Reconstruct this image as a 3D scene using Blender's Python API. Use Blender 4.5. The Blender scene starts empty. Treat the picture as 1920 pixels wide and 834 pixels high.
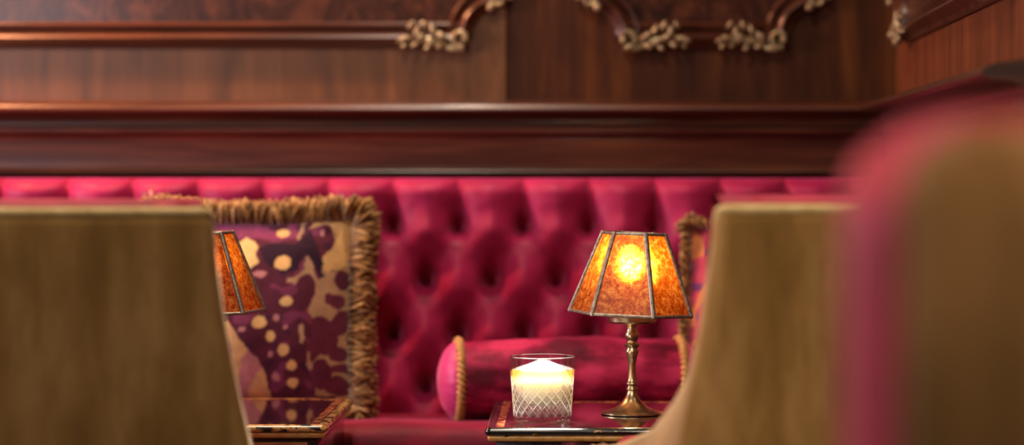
import bpy, bmesh, math, random
from mathutils import Vector, Matrix, noise

random.seed(7)
PI = math.pi
scn = bpy.context.scene
COL = scn.collection

# ------------------------------------------------------------------ camera geometry
F = 4500.0           # focal length in pixels of the 1920 px frame (about 84 mm)
CX, CY = 1070.0, 340.0
HC = 0.85


def P(px, py, d):
    """point at distance d that the camera sees at pixel px, py"""
    return Vector(((px - CX) * d / F, d, HC - (py - CY) * d / F))


def lin(r, g, b):
    def f(c):
        c /= 255.0
        return c / 12.92 if c <= 0.04045 else ((c + 0.055) / 1.055) ** 2.4
    return (f(r), f(g), f(b), 1.0)


# ------------------------------------------------------------------ object helpers
def link(o, parent=None):
    COL.objects.link(o)
    if parent is not None:
        o.parent = parent
    return o


def mesh_obj(name, verts, faces, mat, parent=None, smooth=True, angle=40):
    me = bpy.data.meshes.new(name)
    me.from_pydata([tuple(v) for v in verts], [], faces)
    bm = bmesh.new()
    bm.from_mesh(me)
    bmesh.ops.recalc_face_normals(bm, faces=bm.faces)
    bm.to_mesh(me)
    bm.free()
    if smooth:
        me.shade_smooth()
        me.set_sharp_from_angle(angle=math.radians(angle))
    me.materials.append(mat)
    return link(bpy.data.objects.new(name, me), parent)


class MB:
    """collects pieces of geometry for ONE mesh object"""
    def __init__(self):
        self.v, self.f = [], []

    def add(self, verts, faces):
        o = len(self.v)
        self.v += [Vector(p) for p in verts]
        self.f += [tuple(i + o for i in f) for f in faces]
        return self

    def grid(self, rows, close_u=False, close_v=False, cap=False):
        n, m = len(rows), len(rows[0])
        vs = [p for r in rows for p in r]
        fs = []
        for i in range(n if close_v else n - 1):
            for j in range(m if close_u else m - 1):
                a, b = i * m + j, i * m + (j + 1) % m
                c, d = ((i + 1) % n) * m + (j + 1) % m, ((i + 1) % n) * m + j
                fs.append((a, b, c, d))
        if cap:
            fs.append(tuple(range(m))[::-1])
            fs.append(tuple((n - 1) * m + j for j in range(m)))
        return self.add(vs, fs)

    def box(self, x0, x1, y0, y1, z0, z1, bev=0.0, seg=2):
        bm = bmesh.new()
        bmesh.ops.create_cube(bm, size=1.0)
        for v in bm.verts:
            v.co = Vector(((x0 + x1) / 2 + v.co.x * (x1 - x0), (y0 + y1) / 2 + v.co.y * (y1 - y0), (z0 + z1) / 2 + v.co.z * (z1 - z0)))
        if bev > 0:
            bmesh.ops.bevel(bm, geom=list(bm.edges), offset=bev, segments=seg, profile=0.5, affect='EDGES')
        bm.verts.index_update()
        self.add([v.co.copy() for v in bm.verts], [tuple(v.index for v in f.verts) for f in bm.faces])
        bm.free()
        return self

    def lathe(self, prof, seg=48, center=(0, 0, 0), cap=True):
        c = Vector(center)
        rows = []
        for r, z in prof:
            rows.append([c + Vector((r * math.cos(2 * PI * k / seg), r * math.sin(2 * PI * k / seg), z)) for k in range(seg)])
        return self.grid(rows, close_u=True, cap=cap)

    def tube(self, pts, radii, seg=10, cap=True, closed=False):
        pts = [Vector(p) for p in pts]
        n = len(pts)
        if not hasattr(radii, '__len__'):
            radii = [radii] * n
        rows = []
        up = None
        for i in range(n):
            if closed:
                t = pts[(i + 1) % n] - pts[i - 1]
            else:
                t = pts[min(i + 1, n - 1)] - pts[max(i - 1, 0)]
            t.normalize()
            if up is None:
                ref = Vector((0, 0, 1)) if abs(t.z) < 0.9 else Vector((1, 0, 0))
                up = ref - t * ref.dot(t)
            else:
                up = up - t * up.dot(t)
            up.normalize()
            s = t.cross(up)
            rows.append([pts[i] + (up * math.cos(2 * PI * k / seg) + s * math.sin(2 * PI * k / seg)) * radii[i] for k in range(seg)])
        return self.grid(rows, close_u=True, close_v=closed, cap=cap and not closed)

    def ball(self, c, rx, ry, rz, seg=14, rings=9, rot=None):
        c = Vector(c)
        rows = []
        for i in range(rings + 1):
            a = PI * (0.02 + 0.96 * i / rings)
            row = []
            for k in range(seg):
                b = 2 * PI * k / seg
                p = Vector((rx * math.sin(a) * math.cos(b), ry * math.sin(a) * math.sin(b), rz * math.cos(a)))
                if rot is not None:
                    p = rot @ p
                row.append(c + p)
            rows.append(row)
        return self.grid(rows, close_u=True, cap=True)

    def xf(self, fn):
        self.v = [Vector(fn(p)) for p in self.v]
        return self

    def build(self, name, mat, parent=None, smooth=True, angle=40):
        return mesh_obj(name, self.v, self.f, mat, parent, smooth, angle)


def thing(name, label, cat, loc=(0, 0, 0), rotz=0.0, group=None):
    o = bpy.data.objects.new(name, None)
    o.empty_display_size = 0.05
    COL.objects.link(o)
    o.location = loc
    o.rotation_euler = (0, 0, rotz)
    o['label'] = label
    o['category'] = cat
    if group:
        o['group'] = group
    return o


def tag(o, label, cat, group=None):
    o['label'] = label
    o['category'] = cat
    if group:
        o['group'] = group
    return o


def struct(o):
    o['kind'] = 'structure'
    return o


# ------------------------------------------------------------------ materials
def new_mat(name):
    m = bpy.data.materials.new(name)
    m.use_nodes = True
    nt = m.node_tree
    bs = nt.nodes['Principled BSDF']
    return m, nt, bs


def nd(nt, kind, **kw):
    n = nt.nodes.new(kind)
    for k, v in kw.items():
        if k in n.inputs:
            n.inputs[k].default_value = v
        else:
            setattr(n, k, v)
    return n


def coords(nt, scale=(1, 1, 1)):
    tc = nt.nodes.new('ShaderNodeTexCoord')
    mp = nt.nodes.new('ShaderNodeMapping')
    mp.inputs['Scale'].default_value = scale
    nt.links.new(tc.outputs['Object'], mp.inputs['Vector'])
    return mp.outputs['Vector']


def ramp(nt, fac, stops):
    r = nt.nodes.new('ShaderNodeValToRGB')
    el = r.color_ramp.elements
    while len(el) < len(stops):
        el.new(0.5)
    for e, (p, c) in zip(el, stops):
        e.position = p
        e.color = c
    nt.links.new(fac, r.inputs['Fac'])
    return r.outputs['Color']


def bump(nt, bs, h, strength, dist):
    b = nt.nodes.new('ShaderNodeBump')
    b.inputs['Strength'].default_value = strength
    b.inputs['Distance'].default_value = dist
    nt.links.new(h, b.inputs['Height'])
    nt.links.new(b.outputs['Normal'], bs.inputs['Normal'])


def velvet(name, stops, scale=(6, 6, 6), rough=0.75, sheen=0.6, sheen_col=(1, 1, 1, 1), spec=0.25, fine=420.0, detail=4.0, fuzz=0.25, sheen_rough=0.35):
    m, nt, bs = new_mat(name)
    n = nd(nt, 'ShaderNodeTexNoise', Scale=1.0, Detail=detail, Roughness=0.6)
    nt.links.new(coords(nt, scale), n.inputs['Vector'])
    nt.links.new(ramp(nt, n.outputs['Fac'], stops), bs.inputs['Base Color'])
    bs.inputs['Roughness'].default_value = rough
    bs.inputs['Sheen Weight'].default_value = sheen
    bs.inputs['Sheen Roughness'].default_value = sheen_rough
    bs.inputs['Sheen Tint'].default_value = sheen_col
    bs.inputs['Specular IOR Level'].default_value = spec
    n2 = nd(nt, 'ShaderNodeTexNoise', Scale=fine, Detail=2.0)
    nt.links.new(coords(nt), n2.inputs['Vector'])
    bump(nt, bs, n2.outputs['Fac'], fuzz, 0.001)
    return m


def wood(name, stops, scale=(30, 30, 3), rough=0.35, coat=0.2, coat_rough=0.25, distort=0.6):
    m, nt, bs = new_mat(name)
    n = nd(nt, 'ShaderNodeTexNoise', Scale=1.0, Detail=6.0, Roughness=0.62, Distortion=distort)
    nt.links.new(coords(nt, scale), n.inputs['Vector'])
    nt.links.new(ramp(nt, n.outputs['Fac'], stops), bs.inputs['Base Color'])
    bs.inputs['Roughness'].default_value = rough
    bs.inputs['Coat Weight'].default_value = coat
    bs.inputs['Coat Roughness'].default_value = coat_rough
    bump(nt, bs, n.outputs['Fac'], 0.05, 0.002)
    return m


M = {}
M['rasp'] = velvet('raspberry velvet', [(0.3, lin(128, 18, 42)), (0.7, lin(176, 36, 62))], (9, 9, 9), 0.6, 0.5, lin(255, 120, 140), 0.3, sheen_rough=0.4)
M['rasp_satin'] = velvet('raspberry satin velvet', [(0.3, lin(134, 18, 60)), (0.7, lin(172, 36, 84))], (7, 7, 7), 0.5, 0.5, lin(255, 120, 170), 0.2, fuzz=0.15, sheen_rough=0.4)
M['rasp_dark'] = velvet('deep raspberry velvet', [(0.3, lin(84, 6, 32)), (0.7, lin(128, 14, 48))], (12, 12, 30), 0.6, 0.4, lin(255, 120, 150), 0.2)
M['bolster'] = velvet('crushed raspberry velvet', [(0.38, lin(84, 4, 34)), (0.5, lin(138, 18, 60)), (0.62, lin(186, 46, 90))], (9, 10, 24), 0.55, 0.35, lin(255, 110, 150), 0.15)
M['pink'] = velvet('pink satin', [(0.3, lin(190, 48, 108)), (0.7, lin(214, 70, 128))], (8, 8, 8), 0.45, 0.4, lin(255, 190, 220), 0.4)
M['gold'] = velvet('old gold velvet', [(0.3, lin(106, 75, 34)), (0.5, lin(138, 101, 52)), (0.7, lin(172, 131, 80))], (15, 15, 4.0), 0.85, 0.7, lin(255, 228, 196), 0.15, detail=6)
M['gold_pile'] = velvet('brushed gold velvet', [(0.36, lin(84, 60, 26)), (0.5, lin(130, 92, 52)), (0.64, lin(204, 148, 108))], (7, 7, 2.2), 0.85, 0.35, lin(250, 226, 180), 0.2, detail=3)
M['piping'] = velvet('beige piping', [(0.3, lin(176, 146, 94)), (0.7, lin(208, 180, 128))], (60, 60, 60), 0.8, 0.6, lin(255, 240, 200), 0.2)
M['rope'] = velvet('tan rope', [(0.3, lin(150, 104, 52)), (0.7, lin(206, 156, 92))], (150, 150, 150), 0.7, 0.3, lin(255, 230, 190), 0.3)

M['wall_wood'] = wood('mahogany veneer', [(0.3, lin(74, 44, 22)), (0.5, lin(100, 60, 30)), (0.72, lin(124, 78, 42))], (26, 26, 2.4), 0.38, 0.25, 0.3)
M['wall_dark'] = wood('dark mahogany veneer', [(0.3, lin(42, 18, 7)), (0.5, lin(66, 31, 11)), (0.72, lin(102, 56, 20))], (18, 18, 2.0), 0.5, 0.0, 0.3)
M['wall_side'] = wood('side wall veneer', [(0.3, lin(88, 46, 24)), (0.72, lin(126, 70, 38))], (18, 18, 2.0), 0.42, 0.15, 0.3)
M['rail_wood'] = wood('polished red mahogany', [(0.3, lin(46, 21, 12)), (0.5, lin(70, 34, 19)), (0.72, lin(102, 56, 33))], (3, 60, 60), 0.34, 0.25, 0.14)
M['rail_side'] = M['rail_wood']
M['burl'] = wood('burl walnut', [(0.3, lin(34, 18, 14)), (0.5, lin(62, 33, 22)), (0.7, lin(100, 56, 36))], (14, 14, 9), 0.25, 0.4, 0.15, distort=2.2)
M['leg_wood'] = wood('dark leg wood', [(0.3, lin(30, 16, 10)), (0.7, lin(58, 32, 20))], (40, 40, 4), 0.35)
M['floor_wood'] = wood('floor boards', [(0.3, lin(42, 22, 14)), (0.7, lin(74, 42, 26))], (20, 2.5, 20), 0.35)

for _k in ('wall_dark', 'wall_side'):
    M[_k].node_tree.nodes['Principled BSDF'].inputs['Specular IOR Level'].default_value = 0.22

m, nt, bs = new_mat('aged gilt')
n = nd(nt, 'ShaderNodeTexNoise', Scale=90.0, Detail=3.0)
nt.links.new(coords(nt), n.inputs['Vector'])
nt.links.new(ramp(nt, n.outputs['Fac'], [(0.35, lin(96, 76, 48)), (0.6, lin(186, 164, 122))]), bs.inputs['Base Color'])
bs.inputs['Metallic'].default_value = 0.4
bs.inputs['Roughness'].default_value = 0.32
M['gilt'] = m

m, nt, bs = new_mat('aged brass')
n = nd(nt, 'ShaderNodeTexNoise', Scale=70.0, Detail=4.0)
nt.links.new(coords(nt), n.inputs['Vector'])
nt.links.new(ramp(nt, n.outputs['Fac'], [(0.3, lin(166, 148, 112)), (0.7, lin(216, 200, 164))]), bs.inputs['Base Color'])
bs.inputs['Metallic'].default_value = 1.0
bs.inputs['Roughness'].default_value = 0.3
M['brass'] = m

m, nt, bs = new_mat('lead came')
n = nd(nt, 'ShaderNodeTexNoise', Scale=160.0, Detail=3.0)
nt.links.new(coords(nt), n.inputs['Vector'])
nt.links.new(ramp(nt, n.outputs['Fac'], [(0.3, lin(110, 100, 90)), (0.7, lin(170, 158, 144))]), bs.inputs['Base Color'])
bs.inputs['Metallic'].default_value = 0.7
bs.inputs['Roughness'].default_value = 0.42
M['came'] = m

# amber mica: scatters the bulb's light and lets part of it through, blurred
m = bpy.data.materials.new('amber mica')
m.use_nodes = True
nt = m.node_tree
nt.nodes.clear()
out = nt.nodes.new('ShaderNodeOutputMaterial')
n = nd(nt, 'ShaderNodeTexNoise', Scale=120.0, Detail=8.0, Roughness=0.75, Distortion=0.5)
nt.links.new(coords(nt), n.inputs['Vector'])
colr = ramp(nt, n.outputs['Fac'], [(0.38, lin(96, 42, 18)), (0.5, lin(160, 92, 46)), (0.62, lin(226, 168, 104))])
colt = ramp(nt, n.outputs['Fac'], [(0.36, lin(160, 60, 8)), (0.5, lin(234, 126, 26)), (0.64, lin(255, 200, 92))])
tl = nd(nt, 'ShaderNodeBsdfTranslucent')
rf = nd(nt, 'ShaderNodeBsdfRefraction', IOR=1.1, Roughness=0.25)
rf2 = nd(nt, 'ShaderNodeBsdfRefraction', IOR=1.45, Roughness=0.5)
rf3 = nd(nt, 'ShaderNodeBsdfRefraction', IOR=1.45, Roughness=0.8)
mr2 = nd(nt, 'ShaderNodeMixShader', Fac=0.986)
nt.links.new(rf2.outputs[0], mr2.inputs[1])
nt.links.new(rf3.outputs[0], mr2.inputs[2])
mr = nd(nt, 'ShaderNodeMixShader', Fac=0.994)
nt.links.new(rf.outputs[0], mr.inputs[1])
nt.links.new(mr2.outputs[0], mr.inputs[2])
df = nd(nt, 'ShaderNodeBsdfDiffuse')
gl = nd(nt, 'ShaderNodeBsdfGlossy', Roughness=0.3)
gl.inputs['Color'].default_value = (0.9, 0.8, 0.75, 1)
nt.links.new(colt, tl.inputs['Color'])
nt.links.new(colt, rf.inputs['Color'])
nt.links.new(colt, rf2.inputs['Color'])
nt.links.new(colt, rf3.inputs['Color'])
nt.links.new(colr, df.inputs['Color'])
m1 = nd(nt, 'ShaderNodeMixShader', Fac=0.88)
nt.links.new(tl.outputs[0], m1.inputs[1])
nt.links.new(mr.outputs[0], m1.inputs[2])
m2 = nd(nt, 'ShaderNodeMixShader', Fac=0.2)
nt.links.new(m1.outputs[0], m2.inputs[1])
nt.links.new(df.outputs[0], m2.inputs[2])
m3 = nd(nt, 'ShaderNodeMixShader', Fac=0.03)
nt.links.new(m2.outputs[0], m3.inputs[1])
nt.links.new(gl.outputs[0], m3.inputs[2])
nt.links.new(m3.outputs[0], out.inputs['Surface'])
M['mica'] = m

m, nt, bs = new_mat('lit bulb')
bs.inputs['Base Color'].default_value = (1, 0.8, 0.5, 1)
bs.inputs['Emission Color'].default_value = (1.0, 0.68, 0.34, 1)
bs.inputs['Emission Strength'].default_value = 450.0
M['bulb'] = m
M['bulb_dim'] = m.copy()
M['bulb_dim'].name = 'dimmer lit bulb'
M['bulb_dim'].node_tree.nodes['Principled BSDF'].inputs['Emission Strength'].default_value = 90.0


def lacquer(name, chips, z_mid, gold_low):
    m, nt, bs = new_mat(name)
    n = nd(nt, 'ShaderNodeTexNoise', Scale=chips[0], Detail=6.0, Roughness=0.65)
    nt.links.new(coords(nt, (1, 1, 2.2)), n.inputs['Vector'])
    col = ramp(nt, n.outputs['Fac'], [(chips[1], lin(16, 12, 12)), (chips[1] + 0.02, gold_low), (0.95, lin(236, 206, 150))])
    nt.links.new(col, bs.inputs['Base Color'])
    bs.inputs['Roughness'].default_value = 0.22
    bs.inputs['Coat Weight'].default_value = 0.6
    bs.inputs['Coat Roughness'].default_value = 0.08
    bump(nt, bs, n.outputs['Fac'], 0.2, 0.001)
    return m


M['lacquer_edge'] = lacquer('black lacquer edge', (55.0, 0.62), 0, lin(190, 140, 70))
M['lacquer_worn'] = lacquer('worn lacquer edge', (60.0, 0.47), 0, lin(196, 146, 78))
M['gilt_edge'] = lacquer('gilded bead', (70.0, 0.36), 0, lin(196, 136, 40))

m, nt, bs = new_mat('polished table top')
n = nd(nt, 'ShaderNodeTexNoise', Scale=14.0, Detail=5.0)
nt.links.new(coords(nt), n.inputs['Vector'])
nt.links.new(ramp(nt, n.outputs['Fac'], [(0.3, lin(26, 12, 12)), (0.7, lin(44, 22, 20))]), bs.inputs['Base Color'])
bs.inputs['Roughness'].default_value = 0.07
bs.inputs['Coat Weight'].default_value = 1.0
bs.inputs['Coat Roughness'].default_value = 0.03
M['table_top'] = m

m, nt, bs = new_mat('red lacquer border')
n = nd(nt, 'ShaderNodeTexNoise', Scale=50.0, Detail=6.0, Roughness=0.7)
nt.links.new(coords(nt), n.inputs['Vector'])
nt.links.new(ramp(nt, n.outputs['Fac'], [(0.42, lin(72, 26, 18)), (0.5, lin(128, 58, 34)), (0.62, lin(190, 130, 80))]), bs.inputs['Base Color'])
bs.inputs['Roughness'].default_value = 0.25
bs.inputs['Coat Weight'].default_value = 0.4
M['border'] = m

m, nt, bs = new_mat('red black lacquer')
n = nd(nt, 'ShaderNodeTexNoise', Scale=40.0, Detail=6.0, Roughness=0.7)
nt.links.new(coords(nt, (3, 3, 1)), n.inputs['Vector'])
nt.links.new(ramp(nt, n.outputs['Fac'], [(0.45, lin(40, 12, 18)), (0.6, lin(76, 26, 32)), (0.75, lin(120, 66, 56))]), bs.inputs['Base Color'])
bs.inputs['Roughness'].default_value = 0.2
bs.inputs['Coat Weight'].default_value = 0.5
M['apron'] = m

m, nt, bs = new_mat('tan inlay')
n = nd(nt, 'ShaderNodeTexNoise', Scale=40.0, Detail=4.0)
nt.links.new(coords(nt), n.inputs['Vector'])
nt.links.new(ramp(nt, n.outputs['Fac'], [(0.3, lin(170, 120, 72)), (0.7, lin(216, 170, 116))]), bs.inputs['Base Color'])
bs.inputs['Roughness'].default_value = 0.4
M['inlay'] = m


def clear_mat(name, color_node, fres_ior, refr, rough=0.0, gloss=1.0):
    """clear material: part straight through, part refracted, Fresnel gloss"""
    m = bpy.data.materials.new(name)
    m.use_nodes = True
    nt = m.node_tree
    nt.nodes.clear()
    out = nt.nodes.new('ShaderNodeOutputMaterial')
    tr = nd(nt, 'ShaderNodeBsdfTransparent')
    rf = nd(nt, 'ShaderNodeBsdfRefraction', IOR=fres_ior, Roughness=rough)
    gl = nd(nt, 'ShaderNodeBsdfGlossy', Roughness=0.03)
    fr0 = nd(nt, 'ShaderNodeFresnel', IOR=fres_ior)
    fr = nt.nodes.new('ShaderNodeMath')
    fr.operation = 'MULTIPLY'
    fr.inputs[1].default_value = gloss
    nt.links.new(fr0.outputs[0], fr.inputs[0])
    c = color_node(nt)
    if c is not None:
        nt.links.new(c, tr.inputs['Color'])
        nt.links.new(c, rf.inputs['Color'])
    a = nd(nt, 'ShaderNodeMixShader', Fac=refr)
    nt.links.new(tr.outputs[0], a.inputs[1])
    nt.links.new(rf.outputs[0], a.inputs[2])
    b = nd(nt, 'ShaderNodeMixShader')
    nt.links.new(fr.outputs[0], b.inputs['Fac'])
    nt.links.new(a.outputs[0], b.inputs[1])
    nt.links.new(gl.outputs[0], b.inputs[2])
    nt.links.new(b.outputs[0], out.inputs['Surface'])
    return m


M['glass'] = clear_mat('cut crystal', lambda nt: None, 1.45, 0.12, gloss=0.4)
_nt = M['glass'].node_tree
_out = [q for q in _nt.nodes if q.type == 'OUTPUT_MATERIAL'][0]
_prev = _out.inputs['Surface'].links[0].from_socket
_at = _nt.nodes.new('ShaderNodeAttribute')
_at.attribute_name = 'cut'
_d = nd(_nt, 'ShaderNodeBsdfDiffuse')
_t = nd(_nt, 'ShaderNodeBsdfTranslucent')
for _q in (_d, _t):
    _q.inputs['Color'].default_value = (0.95, 0.95, 0.93, 1)
_m = nd(_nt, 'ShaderNodeMixShader', Fac=0.55)
_nt.links.new(_d.outputs[0], _m.inputs[1])
_nt.links.new(_t.outputs[0], _m.inputs[2])
_x = nd(_nt, 'ShaderNodeMixShader')
_nt.links.new(_at.outputs['Fac'], _x.inputs['Fac'])
_nt.links.new(_prev, _x.inputs[1])
_nt.links.new(_m.outputs[0], _x.inputs[2])
_nt.links.new(_x.outputs[0], _out.inputs['Surface'])


def drink_colour(nt):
    tc = nt.nodes.new('ShaderNodeTexCoord')
    sx = nt.nodes.new('ShaderNodeSeparateXYZ')
    nt.links.new(tc.outputs['Generated'], sx.inputs[0])
    return ramp(nt, sx.outputs['Z'], [(0.0, (0.98, 0.97, 0.95, 1)), (0.5, (0.98, 0.94, 0.84, 1)), (0.72, (0.95, 0.76, 0.38, 1)), (0.88, (0.88, 0.46, 0.08, 1)), (0.985, (0.86, 0.42, 0.06, 1)), (1.0, (0.98, 0.97, 0.95, 1))])


M['drink'] = clear_mat('amber drink', drink_colour, 1.15, 0.0, gloss=0.4)

_nt = M['drink'].node_tree
_out = [q for q in _nt.nodes if q.type == 'OUTPUT_MATERIAL'][0]
_prev = _out.inputs['Surface'].links[0].from_socket
_tc = _nt.nodes.new('ShaderNodeTexCoord')
_sx = _nt.nodes.new('ShaderNodeSeparateXYZ')
_nt.links.new(_tc.outputs['Generated'], _sx.inputs[0])
_c = ramp(_nt, _sx.outputs['Z'], [(0.0, (0.95, 0.92, 0.86, 1)), (0.5, (0.96, 0.85, 0.6, 1)), (0.75, (0.95, 0.55, 0.12, 1)), (1.0, (0.9, 0.42, 0.05, 1))])
_f = ramp(_nt, _sx.outputs['Z'], [(0.0, (0.0, 0.0, 0.0, 1)), (0.6, (0.04, 0.04, 0.04, 1)), (0.8, (0.14, 0.14, 0.14, 1)), (0.985, (0.16, 0.16, 0.16, 1)), (1.0, (0.0, 0.0, 0.0, 1))])
_t = nd(_nt, 'ShaderNodeBsdfTranslucent')
_nt.links.new(_c, _t.inputs['Color'])
_x = nd(_nt, 'ShaderNodeMixShader')
_nt.links.new(_f, _x.inputs['Fac'])
_nt.links.new(_prev, _x.inputs[1])
_nt.links.new(_t.outputs[0], _x.inputs[2])
_nt.links.new(_x.outputs[0], _out.inputs['Surface'])

m, nt, bs = new_mat('frosted ice')
n = nd(nt, 'ShaderNodeTexNoise', Scale=40.0, Detail=3.0)
nt.links.new(coords(nt), n.inputs['Vector'])
nt.links.new(ramp(nt, n.outputs['Fac'], [(0.3, (0.88, 0.9, 0.9, 1)), (0.7, (0.97, 0.97, 0.95, 1))]), bs.inputs['Base Color'])
bs.inputs['Roughness'].default_value = 0.25
bs.inputs['Subsurface Weight'].default_value = 0.6
bs.inputs['Subsurface Radius'].default_value = (0.02, 0.02, 0.018)
bs.inputs['Subsurface Scale'].default_value = 1.0
M['ice'] = m


def attr_velvet(name, rough=0.75, sheen=0.3):
    m, nt, bs = new_mat(name)
    a = nt.nodes.new('ShaderNodeAttribute')
    a.attribute_name = 'pattern'
    n = nd(nt, 'ShaderNodeTexNoise', Scale=55.0, Detail=4.0)
    nt.links.new(coords(nt), n.inputs['Vector'])
    mx = nt.nodes.new('ShaderNodeMix')
    mx.data_type = 'RGBA'
    mx.blend_type = 'MULTIPLY'
    mx.inputs[0].default_value = 1.0
    nt.links.new(a.outputs['Color'], mx.inputs[6])
    nt.links.new(ramp(nt, n.outputs['Fac'], [(0.3, (0.7, 0.7, 0.7, 1)), (0.7, (1, 1, 1, 1))]), mx.inputs[7])
    nt.links.new(mx.outputs[2], bs.inputs['Base Color'])
    bs.inputs['Roughness'].default_value = rough
    bs.inputs['Sheen Weight'].default_value = sheen
    bs.inputs['Sheen Roughness'].default_value = 0.4
    bs.inputs['Specular IOR Level'].default_value = 0.2
    return m


M['floral'] = attr_velvet('floral cut velvet', 0.8, 0.2)
M['fringe'] = attr_velvet('brown gold fringe', 0.6, 0.3)

# ------------------------------------------------------------------ ROOM
D_WALL = 4.20
CORNER = Vector(((1680 - CX) * D_WALL / F, D_WALL))
tdir = Vector((-0.0178, -1.0)).normalized()
ndir = Vector((-1.0, 0.0178)).normalized()


def back_map(s, z, out):          # wall coordinates -> world
    return Vector((s, D_WALL - 0.008 - out, z))


def right_map(s, z, out):
    p = CORNER + tdir * s + ndir * (out + 0.004)
    return Vector((p.x, p.y, z))


b = MB().box(-3.2, 2.2, -1.2, D_WALL + 0.2, -0.06, 0.0)
struct(b.build('floor', M['floor_wood']))
b = MB().box(-3.2, CORNER.x + 0.16, D_WALL, D_WALL + 0.12, 0.0, 2.8)
struct(b.build('wall_back', M['wall_dark']))
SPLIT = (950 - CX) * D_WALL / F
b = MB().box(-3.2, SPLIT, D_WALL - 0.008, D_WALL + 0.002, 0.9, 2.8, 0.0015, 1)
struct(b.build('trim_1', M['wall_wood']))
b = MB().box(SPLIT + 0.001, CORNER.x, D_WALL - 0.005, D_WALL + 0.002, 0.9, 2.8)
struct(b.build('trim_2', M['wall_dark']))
# right wall: a pier that comes towards the camera
L_R = 1.45
v = []
for z in (0.0, 2.8):
    for (s, o) in ((0, 0.0), (L_R, 0.0), (L_R, -1.5), (0, -1.5)):
        p = CORNER + tdir * s + ndir * o
        v.append((p.x, p.y, z))
struct(mesh_obj('wall_right', v, [(0, 1, 2, 3), (4, 5, 6, 7), (0, 1, 5, 4), (1, 2, 6, 5), (2, 3, 7, 6), (3, 0, 4, 7)], M['wall_side'], smooth=False))


def zpx(y, d=4.13):
    return HC - (y - CY) * d / F


RAIL = [(0.0, 186), (0.02, 187), (0.036, 189), (0.050, 191), (0.060, 195), (0.066, 200), (0.067, 205), (0.064, 209), (0.056, 212),
        (0.036, 214), (0.022, 219), (0.017, 226), (0.018, 233), (0.026, 235), (0.031, 238), (0.033, 243), (0.031, 248),
        (0.026, 251), (0.019, 253), (0.014, 257), (0.013, 262), (0.013, 313), (0.017, 315), (0.021, 318), (0.022, 322),
        (0.019, 326), (0.014, 329), (0.0, 331)]


def rail(name, fmap, s0, s1, mat, ends=(0, 0)):
    rows = []
    n = 60
    for i in range(n + 1):
        rows.append([fmap((s0 + ends[0] * o) + ((s1 + ends[1] * o) - (s0 + ends[0] * o)) * i / n, zpx(y), o) for (o, y) in RAIL] + [fmap(s0 + (s1 - s0) * i / n, zpx(y), -0.005) for y in (331, 186)])
    return struct(MB().grid(rows, close_u=True, cap=True).build(name, mat, angle=50))


rail('trim_3', back_map, -3.1, CORNER.x, M['rail_wood'], (0, -1.0))
rail('trim_4', right_map, 0.008, L_R - 0.002, M['rail_side'], (1.0, 0))
# boarded wall below the rail on the right wall, a plain skirting along the floor
b = MB().box(-3.1, CORNER.x - 0.02, D_WALL - 0.016, D_WALL + 0.001, 0.0, 0.12, 0.004)
struct(b.build('baseboard_back', M['rail_wood']))

# ------------------------------------------------------------------ PANEL FRAMES with gilt carving
PROF = [(0.0, 0.0), (0.001, 0.008), (0.005, 0.0125), (0.010, 0.012), (0.0145, 0.006), (0.017, 0.004), (0.0195, 0.008),
        (0.024, 0.019), (0.029, 0.0215), (0.034, 0.018), (0.0375, 0.009), (0.041, 0.006), (0.0455, 0.005), (0.0475, 0.0)]
Z_F = HC + (340 - 66) * 4.18 / F      # centre line of the lower moulding
RC = 0.066


def sweep(mb, fmap, path, flip=1.0):
    """profile swept along a path in wall coordinates; the inner side of the frame lies to the left of the path"""
    rows = []
    for i, (x, z) in enumerate(path):
        a, c = path[max(i - 1, 0)], path[min(i + 1, len(path) - 1)]
        t = Vector((c[0] - a[0], c[1] - a[1])).normalized()
        nrm = Vector((-t.y, t.x)) * flip           # towards the panel field
        rows.append([fmap(x - nrm.x * (w - 0.024), z - nrm.y * (w - 0.024), o) for (w, o) in PROF])
    mb.grid(rows, close_u=True, cap=True)


def arc(c, r, a0, a1, n=14):
    return [(c[0] + r * math.cos(math.radians(a0 + (a1 - a0) * k / n)), c[1] + r * math.sin(math.radians(a0 + (a1 - a0) * k / n))) for k in range(n + 1)]


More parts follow.
